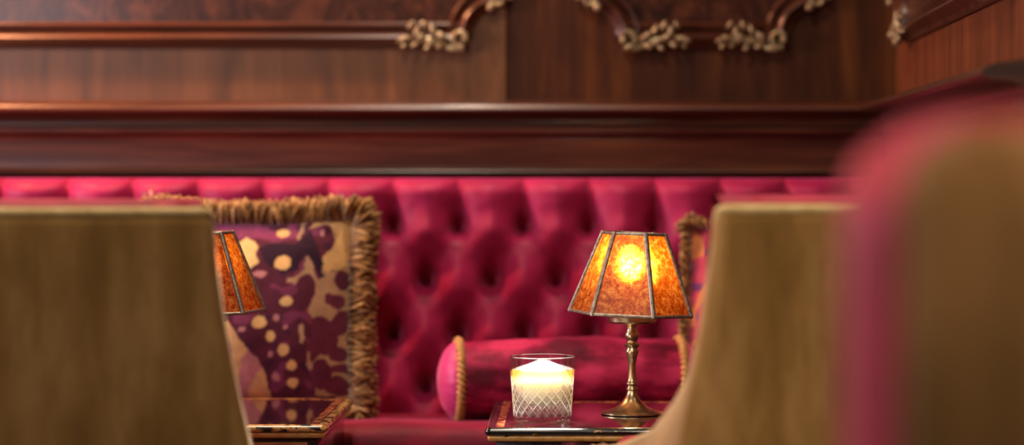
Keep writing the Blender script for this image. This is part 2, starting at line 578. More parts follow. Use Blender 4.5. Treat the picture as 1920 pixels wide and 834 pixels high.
def corner_carving(sgn, s, z):
    """acanthus leaf and C-scroll in (inward u, up v, out w) coordinates; s is the outer end; sgn=+1 leaf grows towards -s"""
    mb = MB()

    def T(u, v, w):
        return Vector((s - sgn * u, z + v, w))
    # curl at the tip
    pts, rad = [], []
    for k in range(26):
        a = -0.6 * PI + 1.75 * PI * k / 25
        r = 0.0165 - 0.0095 * k / 25
        pts.append(T(0.010 - r * math.cos(a + PI) * 1.0 - 0.012, -0.006 + r * math.sin(a), 0.018 + 0.006 * k / 25))
        rad.append(0.0062 - 0.002 * k / 25)
    pts = [T(0.03, -0.020, 0.014), T(0.018, -0.0235, 0.016)] + pts
    rad = [0.003, 0.005] + rad
    mb.tube(pts, rad, 10)
    mb.ball(pts[-1], 0.0065, 0.0065, 0.0075)
    # leaf lobes: centre u, v, length, width, angle
    lobes = [(0.030, -0.004, 0.022, 0.0085, 35), (0.034, -0.020, 0.016, 0.0065, -25), (0.046, 0.006, 0.020, 0.0075, 60),
             (0.050, -0.014, 0.017, 0.0075, 20), (0.056, -0.023, 0.012, 0.006, -40), (0.062, 0.014, 0.016, 0.0065, 70),
             (0.066, -0.004, 0.019, 0.008, 30), (0.076, 0.004, 0.018, 0.007, 115), (0.078, -0.018, 0.014, 0.006, -30),
             (0.086, 0.016, 0.014, 0.006, 125), (0.090, -0.006, 0.016, 0.0065, 5), (0.097, -0.020, 0.013, 0.0055, -50),
             (0.103, -0.010, 0.013, 0.0055, 150)]
    for (u, v, le, wi, an) in lobes:
        an = math.radians(an)
        pts, rad = [], []
        for k in range(9):
            t = k / 8.0 - 0.5
            pts.append(T(u + t * le * math.cos(an) - 0.004 * (0.25 - t * t) * math.sin(an), v + t * le * math.sin(an) + 0.010 * t * t, 0.020 + 0.008 * (0.25 - t * t) * 2 + 0.006 * t))
            rad.append(max(0.0012, wi * 0.55 * math.sqrt(max(0.0, 1 - (1.85 * t) ** 2)) + 0.001))
        mb.tube(pts, rad, 10)
    # the stem everything grows from
    mb.tube([T(0.02, -0.018, 0.012), T(0.045, -0.010, 0.016), T(0.075, -0.006, 0.016), T(0.1, -0.012, 0.012)], [0.006, 0.008, 0.007, 0.003], 10)
    return mb


def scroll_carving(sgn, s, z):
    mb = MB()

    def T(u, v, w):
        return Vector((s + sgn * u, z + v, w))
    pts, rad = [], []
    for k in range(30):
        a = 0.9 * PI - 2.1 * PI * k / 29
        r = 0.017 - 0.011 * k / 29
        pts.append(T(0.003 - r * math.cos(a + PI * 0.1), 0.012 + r * math.sin(a + PI * 0.1), 0.017 + 0.006 * k / 29))
        rad.append(0.0055 - 0.002 * k / 29)
    mb.tube(pts[::-1], rad[::-1], 10)
    mb.ball(T(-0.012, -0.002, 0.022), 0.0075, 0.0075, 0.0075)
    mb.ball(T(0.012, 0.036, 0.018), 0.008, 0.006, 0.016)
    mb.ball(T(-0.004, 0.042, 0.018), 0.006, 0.006, 0.014)
    return mb


def panel_frame(label, fmap, s0, s1, zt=2.35, open_left=False):
    root = thing('panel_frame', label, 'wall panel frame', (0, 0, 0), 0, 'carved panel frames')
    mb = MB()
    sl, sr = s0, s1
    # closed frame with indented corners, anticlockwise seen from the room
    bottom = [(sl + (sr - sl) * k / 20, Z_F) for k in range(21)]
    br = arc((sr + RC, Z_F), RC, 180, 90)
    tr = arc((sr + RC, zt), RC, 270, 180)
    tl = arc((sl - RC, zt), RC, 360, 270)
    bl = arc((sl - RC, Z_F), RC, 90, 0)
    for seg in (bottom, br, [(sr + RC, Z_F + RC + (zt - Z_F - 2 * RC) * k / 12) for k in range(13)], tr,
                [(sr + (sl - sr) * k / 20, zt) for k in range(21)], tl,
                [(sl - RC, zt - RC - (zt - Z_F - 2 * RC) * k / 12) for k in range(13)], bl):
        sweep(mb, fmap, seg)
    mb.build('moulding', M['rail_wood'], root, angle=50)
    # field of burl veneer
    poly = [bottom[0], bottom[-1]] + br + tr + tl + bl
    n = len(poly)
    vs = [fmap(x, z, 0.004) for x, z in poly] + [fmap(x, z, -0.001) for x, z in poly]
    fs = [tuple(range(n)), tuple(range(n, 2 * n))[::-1]] + [(i, (i + 1) % n, n + (i + 1) % n, n + i) for i in range(n)]
    mesh_obj('field', vs, fs, M['burl'], root, smooth=False)
    for sgn, s in ((1, sr), (-1, sl)):
        mb = corner_carving(sgn, s, Z_F)
        mb.xf(lambda p: fmap(p.x, p.y, p.z))
        mb.build('corner_carving', M['gilt'], root, angle=60)
        mb = scroll_carving(sgn, s + sgn * RC, Z_F + RC - 0.016)
        mb.xf(lambda p: fmap(p.x, p.y, p.z))
        mb.build('scroll_carving', M['gilt'], root, angle=60)
    return root


DW = 4.17
panel_frame('long carved wood panel frame on the back wall left of the seam, lit reddish', back_map, -2.4, (862 - CX) * DW / F)
panel_frame('narrow carved panel frame on the back wall above the lit lamp', back_map, (1178 - CX) * DW / F, (1460 - CX) * DW / F)
panel_frame('carved panel frame on the right side wall, seen at a slant', right_map, 0.185, 1.25)

# ------------------------------------------------------------------ BANQUETTE
BX0, BX1 = -2.2, CORNER.x - 0.008
A_B = 122.5 / 1114.0
R_B = 100.0 / 1114.0
X0_B = (737 - CX) / 1114.0
Z0_B = HC - 92.0 / 1114.0
Y_BTN = 4.082
TOPZ = HC + 6.0 / 1114.0


def tuft(x, z):
    """how far the upholstery stands out in front of the button plane"""
    uu = (x - X0_B) / A_B
    vv = (z - Z0_B) / R_B
    s, t = uu + vv / 2, uu - vv / 2
    c = (math.sin(PI * s) * math.sin(PI * t)) ** 2
    pl = abs(math.sin(PI * uu)) ** 0.26
    k = min(max((z - Z0_B + 0.004) / 0.05, 0.0), 1.0)
    k = k * k * (3 - 2 * k)
    bul = 0.082 * ((1 - k) * (0.8 + 0.2 * c) + k * (0.22 + 0.62 * pl))
    # dimple round the nearest button, drawn out upwards
    best = 9.0
    j0 = round(vv)
    for j in (j0 - 1, j0, j0 + 1):
        if j > 0:
            continue
        i = round(uu - j / 2.0)
        for ii in (i - 1, i, i + 1):
            dx = (uu - (ii + j / 2.0)) * A_B
            dz = (vv - j) * R_B
            dz = dz * (0.48 if dz > 0 else 1.15)
            best = min(best, math.hypot(dx, dz))
    bul *= 1 - 0.80 * math.exp(-(best / 0.0128) ** 2.0) - 0.17 * math.exp(-(best / 0.032) ** 1.5)
    wr = noise.noise(Vector((x * 16, z * 16, 1.7))) * 0.0035 + noise.noise(Vector((x * 40, z * 40, 5.0))) * 0.0012
    return bul + wr * min(1.0, best / 0.03)


bq = thing('banquette', 'raspberry velvet banquette with deep buttoned back along the panelled wall', 'banquette', (0, 0, 0))
rows = []
nx = 900
zb = 0.40
zl = []
z = zb
while z < TOPZ - 0.026:
    zl.append((z, 0.0))
    z += 0.0036
for k in range(9):                                # roll over the top
    a = k / 8.0 * PI / 2
    zl.append((TOPZ - 0.026 + 0.026 * math.sin(a), 0.03 * (1 - math.cos(a))))
zl += [(TOPZ, 0.06), (TOPZ, 0.09), (TOPZ - 0.002, 0.12)]
for (z, back) in zl:
    rows.append([Vector((x, min(Y_BTN - tuft(x, z) * (1.0 if back == 0 else max(0.35, 1 - back * 9)) + back, 4.165), z))
                 for x in [BX0 + (BX1 - BX0) * k / nx for k in range(nx + 1)]])
mb = MB().grid(rows)
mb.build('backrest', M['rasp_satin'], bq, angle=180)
for j in range(0, -5, -1):
    z = Z0_B + j * R_B
    for i in range(-9, 12):
        x = X0_B + (i + (j % 2) * 0.5) * A_B if j % 2 == 0 else X0_B + (i + 0.5) * A_B
        if not (-1.06 < x < BX1 - 0.03) or z < 0.47:
            continue
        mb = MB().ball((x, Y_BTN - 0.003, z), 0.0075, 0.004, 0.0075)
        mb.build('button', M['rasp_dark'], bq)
# seat: soft slab, front lip slightly high
rows = []
prof = []
for (y, z) in ((4.12, 0.452), (4.0, 0.462), (3.9, 0.468), (3.8, 0.474), (3.74, 0.4785), (3.70, 0.4805), (3.675, 0.479), (3.655, 0.473), (3.645, 0.462), (3.642, 0.44), (3.644, 0.40), (3.648, 0.36), (3.66, 0.345), (3.70, 0.34), (4.12, 0.34)):
    prof.append((y, z))
n = 90
for k in range(n + 1):
    x = BX0 + (BX1 - BX0) * k / n
    rows.append([Vector((x, y + noise.noise(Vector((x * 7, y * 9, z * 9))) * 0.003, z + noise.noise(Vector((x * 9, y * 9, 3.0))) * 0.003)) for (y, z) in prof])
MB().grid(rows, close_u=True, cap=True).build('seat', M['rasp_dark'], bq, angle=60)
MB().box(BX0, BX1, 3.70, 4.14, 0.0, 0.35, 0.004).build('base', M['leg_wood'], bq)

# ------------------------------------------------------------------ FRINGED CUSHIONS
CREAM = lin(206, 160, 104)
PURP = lin(84, 26, 46)
DARKP = lin(42, 8, 34)
MAUVE = lin(128, 50, 88)
PINKC = lin(184, 120, 120)


def in_poly(x, y, pts):
    r = False
    n = len(pts)
    j = n - 1
    for i in range(n):
        xi, yi = pts[i]
        xj, yj = pts[j]
        if (yi > y) != (yj > y) and x < (xj - xi) * (y - yi) / (yj - yi + 1e-9) + xi:
            r = not r
        j = i
    return r


def seg_d(x, y, a, b):
    dx, dy = b[0] - a[0], b[1] - a[1]
    t = max(0, min(1, ((x - a[0]) * dx + (y - a[1]) * dy) / (dx * dx + dy * dy + 1e-9)))
    return math.hypot(x - a[0] - t * dx, y - a[1] - t * dy)


POLYS = [
    [(592, 404), (664, 396), (668, 459), (655, 500), (637, 512), (611, 513), (608, 488), (627, 467), (632, 453), (621, 422), (603, 417), (580, 428)],
    [(440, 470), (453, 459), (466, 446), (481, 456), (491, 469), (484, 482), (493, 499), (471, 516), (452, 505)],
    [(300, 600), (421, 605), (439, 610), (456, 632), (474, 660), (495, 678), (506, 709), (515, 752), (440, 800), (300, 800)],
]
GAPS = [(586, 476), (604, 486), (612, 514), (640, 514), (656, 500), (672, 500), (672, 790), (598, 790), (596, 735), (586, 700), (578, 668), (590, 640), (594, 604), (585, 590), (590, 572), (566, 552), (556, 538), (544, 538), (545, 530), (560, 528), (578, 510), (576, 490)]
PETALS = [(579, 549, 21, 29, 12), (600, 508, 9, 24, -8), (649, 530, 19, 20, 0), (623, 566, 9, 12, 0), (640, 571, 16, 16, 20), (646, 609, 20, 26, 25), (612, 634, 30, 40, -18),
          (642, 668, 20, 16, 0), (646, 694, 26, 9, -4), (640, 727, 30, 21, 0), (607, 706, 22, 32, 10), (618, 762, 40, 16, 0), (588, 655, 20, 32, 0), (664, 640, 6, 16, 0)]
STROKES = [([(570, 408), (568, 430), (563, 448)], 5), ([(573, 618), (575, 646)], 5), ([(586, 668), (589, 694)], 4),
           ([(330, 440), (350, 500), (330, 560)], 10), ([(360, 420), (400, 470)], 7)]
DOTS = [(533, 436, 12, 11, 0), (536, 500, 15, 14, 0), (495, 522, 13, 6, 1), (497, 612, 13, 12, 0), (517, 637, 9, 10, 0), (541, 662, 11, 11, 0),
        (555, 690, 9, 10, 0), (557, 723, 10, 11, 0), (527, 602, 6, 7, 1), (545, 619, 5, 5, 1), (525, 713, 7, 8, 1), (465, 626, 7, 6, 1),
        (516, 670, 5, 6, 1), (545, 572, 11, 9, 0), (606, 437, 4, 7, 1), (345, 620, 14, 14, 0), (330, 480, 12, 12, 0), (375, 540, 16, 14, 0)]
DARKS = [[(490, 470), (515, 458), (560, 462), (600, 472), (610, 500), (606, 515), (618, 524), (606, 528), (590, 500), (575, 478), (566, 512), (540, 522), (505, 500)],
         [(560, 460), (585, 430), (600, 470)]]


def floral(px, py):
    w = 3.0
    px += noise.noise(Vector((px / 16.0, py / 16.0, 0.3))) * w
    py += noise.noise(Vector((px / 16.0, py / 16.0, 7.3))) * w
    for (cx, cy, rx, ry, k) in DOTS:
        if ((px - cx) / rx) ** 2 + ((py - cy) / ry) ** 2 < 1:
            return lin(222, 176, 112) if k == 0 else PINKC
    for pts, wd in STROKES:
        for a, b2 in zip(pts, pts[1:]):
            if seg_d(px, py, a, b2) < wd * 0.75:
                return lin(178, 138, 106)
    for pl in POLYS:
        if in_poly(px, py, pl):
            if pl is POLYS[2] and noise.noise(Vector((px / 30.0, py / 60.0, 2.2))) > 0.25:
                return PINKC
            return CREAM if pl is not POLYS[1] else lin(236, 198, 128)
    for pl in DARKS:
        if in_poly(px, py, pl):
            return DARKP
    if in_poly(px, py, GAPS):
        for (cx, cy, rx, ry, an) in PETALS:
            ca, sa = math.cos(math.radians(an)), math.sin(math.radians(an))
            dx, dy = px - cx, py - cy
            if ((dx * ca + dy * sa) / rx) ** 2 + ((dy * ca - dx * sa) / ry) ** 2 < 0.85:
                return lin(96, 32, 56) if (cx + cy) % 3 else PURP
        return lin(172, 132, 100)
    n = noise.noise(Vector((px / 26.0, py / 26.0, 4.4)))
    if py < 450 and px < 560:
        return MAUVE if n > -0.25 else PURP
    if n > 0.32:
        return lin(116, 46, 76)
    if n < -0.36:
        return lin(66, 18, 50)
    return PURP


def cushion(label, loc, rot, hw, hh, thick, fr_len, pat):
    root = thing('cushion', label, 'cushion', loc, 0, 'fringed floral cushions')
    root.rotation_euler = rot
    # local axes: x right, z up, front towards -y
    N = 170

    def outline(u, v):
        # pinched sides and pointed corners
        x = hw * u * (1 - 0.05 * (1 - abs(u)) * 0 - 0.055 * (1 - v * v) * abs(u) ** 3 * 0.7)
        z = hh * v * (1 - 0.075 * (1 - u * u) * abs(v) ** 3)
        return x, z

    def front(u, v, side):
        x, z = outline(u, v)
        f = max(0.0, (1 - u * u)) ** 0.55 * max(0.0, (1 - v * v)) ** 0.55
        y = -side * thick * (f * 0.92 + 0.03)
        y += noise.noise(Vector((u * 2.2, v * 2.2, 2.0 + side))) * 0.006 * f
        return Vector((x, y, z))
    vs, fs, cols = [], [], []
    for side in (1, -1):
        o = len(vs)
        for i in range(N + 1):
            v = -1 + 2 * i / N
            for j in range(N + 1):
                u = -1 + 2 * j / N
                vs.append(front(u, v, side))
                cols.append(pat(u, v))
        for i in range(N):
            for j in range(N):
                a = o + i * (N + 1) + j
                f = (a, a + 1, a + N + 2, a + N + 1)
                fs.append(f if side == 1 else f[::-1])
    ob = mesh_obj('pillow', vs, fs, M['floral'], root, True, 180)
    at = ob.data.color_attributes.new('pattern', 'FLOAT_COLOR', 'POINT')
    for k, c in enumerate(cols):
        at.data[k].color = c
    # fringe: bundles of looped strands round the edge
    mb = MB()
    fc = []
    per = []
    K = 230
    for k in range(K):
        per.append((-1 + 2 * k / K, 1.0))
    for k in range(K):
        per.append((1.0, 1 - 2 * k / K))
    for k in range(K):
        per.append((1 - 2 * k / K, -1.0))
    for k in range(K):
        per.append((-1.0, -1 + 2 * k / K))
    rnd = random.Random(11)
    for (u, v) in per:
        x, z = outline(u, v)
        cu = max(0.0, abs(u) - 0.86) / 0.14 if abs(v) == 1.0 else 1.0
        cv = max(0.0, abs(v) - 0.86) / 0.14 if abs(u) == 1.0 else 1.0
        dirv = Vector((math.copysign(cu if abs(v) == 1.0 else 1.0, u), 0, math.copysign(cv if abs(u) == 1.0 else 1.0, v)))
        dirv.normalize()
        tang = Vector((-dirv.z, 0, dirv.x))
        for rep in range(4):
            off = (rep - 1.5) * 0.009 + rnd.uniform(-0.004, 0.004)
            le = fr_len * rnd.uniform(0.72, 1.05) * (1.0 if rep in (1, 2) else 0.85)
            if v < -0.99:
                le *= 0.45
            sw = rnd.uniform(-0.014, 0.014)
            base = Vector((x, off, z)) - dirv * 0.006
            pts = [base, base + dirv * le * 0.4 + tang * sw * 0.35 + Vector((0, off * 0.8, 0)),
                   base + dirv * le * 0.8 + tang * sw + Vector((0, off * 1.3, 0)), base + dirv * le + tang * sw * 1.3 + Vector((0, off * 1.0, 0))]
            n0 = len(mb.v)
            mb.tube(pts, [0.0024, 0.0027, 0.0026, 0.0018], 5)
            c = rnd.choice([lin(136, 94, 42), lin(168, 122, 62), lin(112, 74, 30), lin(196, 152, 92), lin(150, 104, 50)])
            fc += [c] * (len(mb.v) - n0)
    ob = mb.build('fringe', M['fringe'], root, angle=180)
    at = ob.data.color_attributes.new('pattern', 'FLOAT_COLOR', 'POINT')
    for k, c in enumerate(fc):
        at.data[k].color = c
    return root


def pat_left(u, v):
    return floral(478 + u * 190, 589 - v * 186)


def pat_right(u, v):
    n = noise.noise(Vector((u * 4.3, v * 4.3, 9.1)))
    n2 = noise.noise(Vector((u * 7.0, v * 7.0, 3.1)))
    if n > 0.12:
        return lin(222, 132, 80)
    if n2 > 0.3:
        return lin(120, 60, 110)
    return lin(196, 70, 92)


DC = 3.86
c = P(478, 589, DC)
cushion('large square cushion with purple flowers on cream and thick brown fringe', c, (math.radians(-9), 0, 0), 0.164, 0.160, 0.075, 0.043, pat_left)
c = P(1424, 577, 3.88)
cushion('orange and purple floral cushion half hidden behind the right gold chair', (c.x, c.y, c.z), (math.radians(-10), 0, math.radians(-14)), 0.122, 0.137, 0.06, 0.016, pat_right)

# ------------------------------------------------------------------ BOLSTER
DB = 3.80
bc = P(1068, 711, DB)
bol = thing('bolster_cushion', 'round raspberry velvet bolster with tan rope ends lying on the banquette seat', 'cushion', bc, math.radians(7))
RB = 0.065
HL = 0.176
prof = []
rows = []
for k in range(81):
    x = -HL + 2 * HL * k / 80
    row = []
    for q in range(64):
        a = 2 * PI * q / 64
        r = RB * (0.94 + 0.08 * math.sin(PI * (k / 80))) + noise.noise(Vector((x * 22, math.cos(a) * 1.5, math.sin(a) * 1.5))) * 0.003 + noise.noise(Vector((x * 7, math.cos(a) * 4, math.sin(a) * 4))) * 0.0022
        row.append(Vector((x, r * math.cos(a), r * math.sin(a))))
    rows.append(row)
MB().grid(rows, close_u=True).build('body', M['bolster'], bol, angle=180)
for sgn in (-1, 1):
    rows = []
    for k in range(13):
        t = k / 12.0
        rr = RB * math.sqrt(max(0.0, 1 - t * t)) + 0.001
        xx = sgn * (HL + 0.030 * (t ** 0.8 if t > 0 else 0) * 1.0)
        rows.append([Vector((sgn * (HL + 0.030 * math.sin(t * PI / 2) ** 1.0), rr * (1 + 0.012 * math.cos(18 * 2 * PI * q / 72)) * math.cos(2 * PI * q / 72), rr * math.sin(2 * PI * q / 72))) for q in range(72)])
    rows = []
    for k in range(15):
        a = k / 14.0 * PI / 2
        rr = RB * 0.935 * math.cos(a) + 0.0005
        x = sgn * (HL + 0.034 * math.sin(a))
        rows.append([Vector((x, rr * (1 + 0.010 * math.cos(20 * 2 * PI * q / 72)) * math.cos(2 * PI * q / 72), rr * (1 + 0.010 * math.cos(20 * 2 * PI * q / 72)) * math.sin(2 * PI * q / 72))) for q in range(72)])
    e = MB().grid(rows, close_u=True, cap=True).build('end_cap', M['pink'], bol, angle=180)
    e['label'] = 'pink satin end cap'
    # twisted rope
    rows = []
    nq = 220
    for q in range(nq):
        a = 2 * PI * q / nq
        row = []
        for k in range(14):
            f = 2 * PI * k / 14
            r = 0.0062 * (1 + 0.28 * math.cos(2 * f - 44 * a))
            rr = RB * 0.945 + r * math.cos(f)
            row.append(Vector((sgn * HL + r * math.sin(f), rr * math.cos(a), rr * math.sin(a))))
        rows.append(row)
    e = MB().grid(rows, close_u=True, close_v=True).build('rope_trim', M['rope'], bol, angle=180)
    e['label'] = 'tan twisted rope trim'

# ------------------------------------------------------------------ TABLES
TZ = 0.52
TD = 0.40


def side_table(label, x0, x1, y0, worn):
    w = x1 - x0
    root = thing('side_table', label, 'table', ((x0 + x1) / 2, y0 + TD / 2, 0), 0, 'lacquered side tables')
    hx, hy = w / 2, TD / 2
    MB().box(-hx + 0.004, hx - 0.004, -hy + 0.004, hy - 0.004, TZ - 0.017, TZ, 0.0008, 1).build('tabletop', M['table_top'], root)

    def ring(prof, inset):
        rows = []
        cr = 0.006
        pts = []
        for (cx, cy, a0) in ((hx - cr, hy - cr, 0), (-hx + cr, hy - cr, 90), (-hx + cr, -hy + cr, 180), (hx - cr, -hy + cr, 270)):
            for k in range(5):
                a = math.radians(a0 + 90 * k / 4)
                pts.append((cx, cy, math.cos(a), math.sin(a), cr))
        for (cx, cy, nx_, ny_, r) in pts:
            rows.append([Vector((cx + nx_ * (r + o), cy + ny_ * (r + o), z)) for (o, z) in prof])
        return MB().grid(rows, close_u=True, close_v=True)
    ring([(-0.010, TZ + 0.0003), (-0.003, TZ + 0.0006), (0.0005, TZ - 0.0008), (0.0022, TZ - 0.0038), (0.0022, TZ - 0.0065), (0.0005, TZ - 0.009), (-0.003, TZ - 0.0098), (-0.010, TZ - 0.0098)], 0).build('edge_moulding', M['lacquer_worn'] if worn else M['lacquer_edge'], root, angle=60)
    e = ring([(-0.010, TZ - 0.0096), (-0.004, TZ - 0.0096), (-0.0018, TZ - 0.0108), (-0.001, TZ - 0.0135), (-0.0018, TZ - 0.0165), (-0.004, TZ - 0.0178), (-0.010, TZ - 0.0178)], 0).build('gilt_bead', M['gilt_edge'], root, angle=60)
    e['label'] = 'worn gilt bead under the edge'
    # border strip let into the top
    mb = MB()
    a, bw = 0.012, 0.011
    mb.box(-hx + a, -hx + a + bw, -hy + a, hy - a, TZ - 0.001, TZ + 0.0006)
    mb.box(hx - a - bw, hx - a, -hy + a, hy - a, TZ - 0.001, TZ + 0.0006)
    mb.box(-hx + a + bw, hx - a - bw, hy - a - bw, hy - a, TZ - 0.001, TZ + 0.0006)
    e = mb.build('border_strip', M['border'], root, smooth=False)
    e['label'] = 'red brown inlaid border'
    MB().box(-hx + 0.012, hx - 0.012, -hy + 0.012, hy - 0.012, TZ - 0.10, TZ - 0.0175, 0.002).build('apron', M['apron'], root)
    n = 4
    for k in range(n):
        xa = -hx + 0.022 + (w - 0.044) * k / n
        MB().box(xa + 0.004, xa + (w - 0.044) / n - 0.004, -hy + 0.0085, -hy + 0.0125, TZ - 0.094, TZ - 0.024, 0.001, 1).build('inlay_panel', M['inlay'], root)
    for sx in (-1, 1):
        for sy in (-1, 1):
            mb = MB()
            cx, cy = sx * (hx - 0.032), sy * (hy - 0.032)
            rows = []
            for z, r in ((0.0, 0.012), (0.02, 0.015), (0.06, 0.013), (0.3, 0.016), (TZ - 0.10, 0.02)):
                rows.append([Vector((cx + r * a2, cy + r * b2, z)) for a2, b2 in ((-1, -1), (1, -1), (1, 1), (-1, 1))])
            mb.grid(rows, close_u=True, cap=True).build('leg', M['apron'], root, smooth=False)
    return root


YT_R = 0.33 * F / (803 - CY)
YT_L = 0.33 * F / (797 - CY)
x0 = (912 - CX) * YT_R / F
side_table('black and gilt lacquer side table under the cut glass tumbler', x0, x0 + 0.48, YT_R, False)
x1 = (611 - CX) * YT_L / F
side_table('worn black and gold side table in front of the purple floral cushion', x1 - 0.48, x1, YT_L, True)

# ------------------------------------------------------------------ LAMPS
DL = 0.33 * F / (776 - CY)
SL = F / DL


def lamp(label, x, y, spin, tilt, bulb):
    root = thing('table_lamp', label, 'lamp', (x, y, TZ + 0.0007), 0, 'hexagonal mica lamps')
    px2 = [(62, 780), (64.5, 778.5), (64.5, 776), (60, 774), (50, 772), (38, 768.5), (27, 764), (19, 757.5), (14, 750), (11.2, 744), (9.6, 739), (9.2, 736), (10.8, 734.5), (11, 732), (9.6, 730),
           (9, 727), (9.4, 725), (11.2, 723.5), (11.2, 721.5), (9, 719), (8.2, 714), (7.2, 704), (6.9, 690), (8.2, 680), (10, 672), (12.2, 664), (12, 660), (10.2, 657), (10, 655.5), (14.2, 651.5),
           (14.4, 649.5), (10, 646), (9.4, 643), (11.4, 639), (13.6, 634), (13.4, 630), (11, 625), (9.8, 621), (10.4, 616), (12.4, 611), (12.6, 608)]
    prof = [(r / SL * (0.9 if r > 30 else 1.0), (776 + 3 - y2) / SL if y2 < 779 else 0.0) for r, y2 in px2]
    prof = [(r, max(0.0, z)) for r, z in prof]
    MB().lathe(prof, 64).build('stem', M['brass'], root, angle=50)
    zc = (779 - 609.5) / SL
    MB().lathe([(0.008, zc), (0.032, zc + 0.0005), (0.0345, zc + 0.003), (0.0345, zc + 0.013), (0.0335, zc + 0.014), (0.0325, zc + 0.012), (0.0315, zc + 0.004), (0.008, zc + 0.003)], 56).build('gallery', M['brass'], root, angle=40)
    zb_ = zc + 0.003
    MB().lathe([(0.009, zb_), (0.009, zb_ + 0.045), (0.0075, zb_ + 0.048)], 24).build('socket', M['piping'], root)
    zl2 = (779 - 503) / SL
    e = MB().lathe([(0.003, zl2 - 0.014), (0.0055, zl2 - 0.009), (0.0065, zl2 - 0.003), (0.0058, zl2 + 0.004), (0.0035, zl2 + 0.010), (0.0008, zl2 + 0.014)], 20).build('bulb', bulb, root)
    e['label'] = 'glowing candle shaped bulb'
    # shade frame with six mica panels
    z1, z2 = (779 - 591.0) / SL, (779 - 442) / SL
    r1, r2 = 114.5 / SL, 59 / SL

    def corner(k, r, z):
        a = math.radians(180 + spin + 60 * k)      # k runs anticlockwise seen from above, starting on the left
        p = Vector((r * math.cos(a), r * math.sin(a), z - (z1 + z2) / 2))
        p = Matrix.Rotation(tilt, 3, 'Y') @ p
        return p + Vector((0, 0, (z1 + z2) / 2))
    mb = MB()
    for k in range(6):
        a0, a1 = corner(k, r1, z1), corner(k, r2, z2)
        b0, b1 = corner(k + 1, r1, z1), corner(k + 1, r2, z2)
        mb.tube([a0, a1], 0.0036, 8)
        mb.tube([a0, b0], 0.0024, 8)
        mb.tube([a1, b1], 0.0024, 8)
        mb.ball(a0, 0.0034, 0.0034, 0.0034)
        mb.ball(a1, 0.0034, 0.0034, 0.0034)
    # spider that carries the shade on the gallery
    for k in range(3):
        a = corner(2 * k, r1, z1) * 0.5 + corner(2 * k + 1, r1, z1) * 0.5
        mb.tube([a, Vector((0.031 * a.x / math.hypot(a.x, a.y), 0.031 * a.y / math.hypot(a.x, a.y), zc + 0.009))], 0.0012, 6)
    shade = mb.build('shade', M['came'], root, angle=50)
    shade['label'] = 'hexagonal shade with dull lead came frame'
    for k in range(6):
        q = [corner(k, r1, z1), corner(k + 1, r1, z1), corner(k + 1, r2, z2), corner(k, r2, z2)]
        rows = []
        for i in range(9):
            rows.append([q[0].lerp(q[3], i / 8).lerp(q[1].lerp(q[2], i / 8), j / 8) for j in range(9)])
        e = MB().grid(rows).build('mica_panel', M['mica'], shade, smooth=False)
        e['label'] = 'amber mica panel'
    return root


lx = (1185 - CX) * DL / F
lamp('brass lamp with lit amber shade standing beside the tumbler', lx, DL, -9.5, math.radians(2.6), M['bulb'])
lamp('brass lamp with amber shade mostly hidden behind the left gold chair', (380 - CX) * (DL + 0.02) / F, DL + 0.02, 17, math.radians(-2.0), M['bulb_dim'])

# ------------------------------------------------------------------ TUMBLER
DG = 0.33 * F / (795 - CY)
SG = F / DG
gx = (1017 - CX) * DG / F
tum = thing('tumbler', 'cut crystal tumbler with amber drink and ice at the front of the table', 'glass', (gx, DG, TZ + 0.0005))
HG = 126 / SG
RT, RBt = 62.0 / SG, 53.5 / SG


def rad(t):
    return RBt + (RT - RBt) * t


NS, NZ = 480, 170
rows = []
cuts = [0.0] * (NS * 2)
rows.append([Vector((0.0004 * math.cos(2 * PI * q / NS), 0.0004 * math.sin(2 * PI * q / NS), 0.0015)) for q in range(NS)])
rows.append([Vector((RBt * 0.86 * math.cos(2 * PI * q / NS), RBt * 0.86 * math.sin(2 * PI * q / NS), 0.0)) for q in range(NS)])
for i in range(NZ + 1):
    t = i / NZ
    row = []
    for q in range(NS):
        a = 2 * PI * q / NS
        r = rad(t)
        cut = 0.0
        if t < 0.03:
            r -= 0.0018 * (1 - t / 0.03)
        # cut lattice in the lower two thirds
        if 0.10 < t < 0.74:
            k = 20.0
            u = a * k / (2 * PI)
            w = t * HG / (2 * PI * 0.042 / k) * 1.0
            d1 = abs(((u + w * 0.9) * 1.0) % 1.0 - 0.5)
            d2 = abs(((u - w * 0.9) * 1.0) % 1.0 - 0.5)
            g = max(0.0, 1 - min(d1, d2) / 0.07)
            d3 = abs(((u + w * 0.9) * 2.0) % 1.0 - 0.5)
            d4 = abs(((u - w * 0.9) * 2.0) % 1.0 - 0.5)
            g2 = max(0.0, 1 - min(d3, d4) / 0.10) * 0.4
            fade = min(1.0, (0.74 - t) / 0.1, (t - 0.10) / 0.05)
            r -= 0.0010 * max(g, g2) * fade
            cut = 0.75 * max(g, g2) * fade
        cuts.append(cut)
        row.append(Vector((r * math.cos(a), r * math.sin(a), HG * t)))
    rows.append(row)
wt = 0.0026
rows.append([Vector(((RT - wt * 0.5) * math.cos(2 * PI * q / NS), (RT - wt * 0.5) * math.sin(2 * PI * q / NS), HG + 0.0008)) for q in range(NS)])
BASE_T = 0.013
for i in range(31):
    z = HG - (HG - BASE_T) * i / 30
    r = rad(z / HG) - wt
    if i == 30:
        r -= 0.004
    rows.append([Vector((r * math.cos(2 * PI * q / NS), r * math.sin(2 * PI * q / NS), z)) for q in range(NS)])
rows.append([Vector((0.0004 * math.cos(2 * PI * q / NS), 0.0004 * math.sin(2 * PI * q / NS), BASE_T - 0.001)) for q in range(NS)])
e = MB().grid(rows, close_u=True, cap=True).build('crystal', M['glass'], tum, angle=35)
at = e.data.attributes.new('cut', 'FLOAT', 'POINT')
for k, c in enumerate(cuts):
    at.data[k].value = c
zs = (795 - 691) / SG
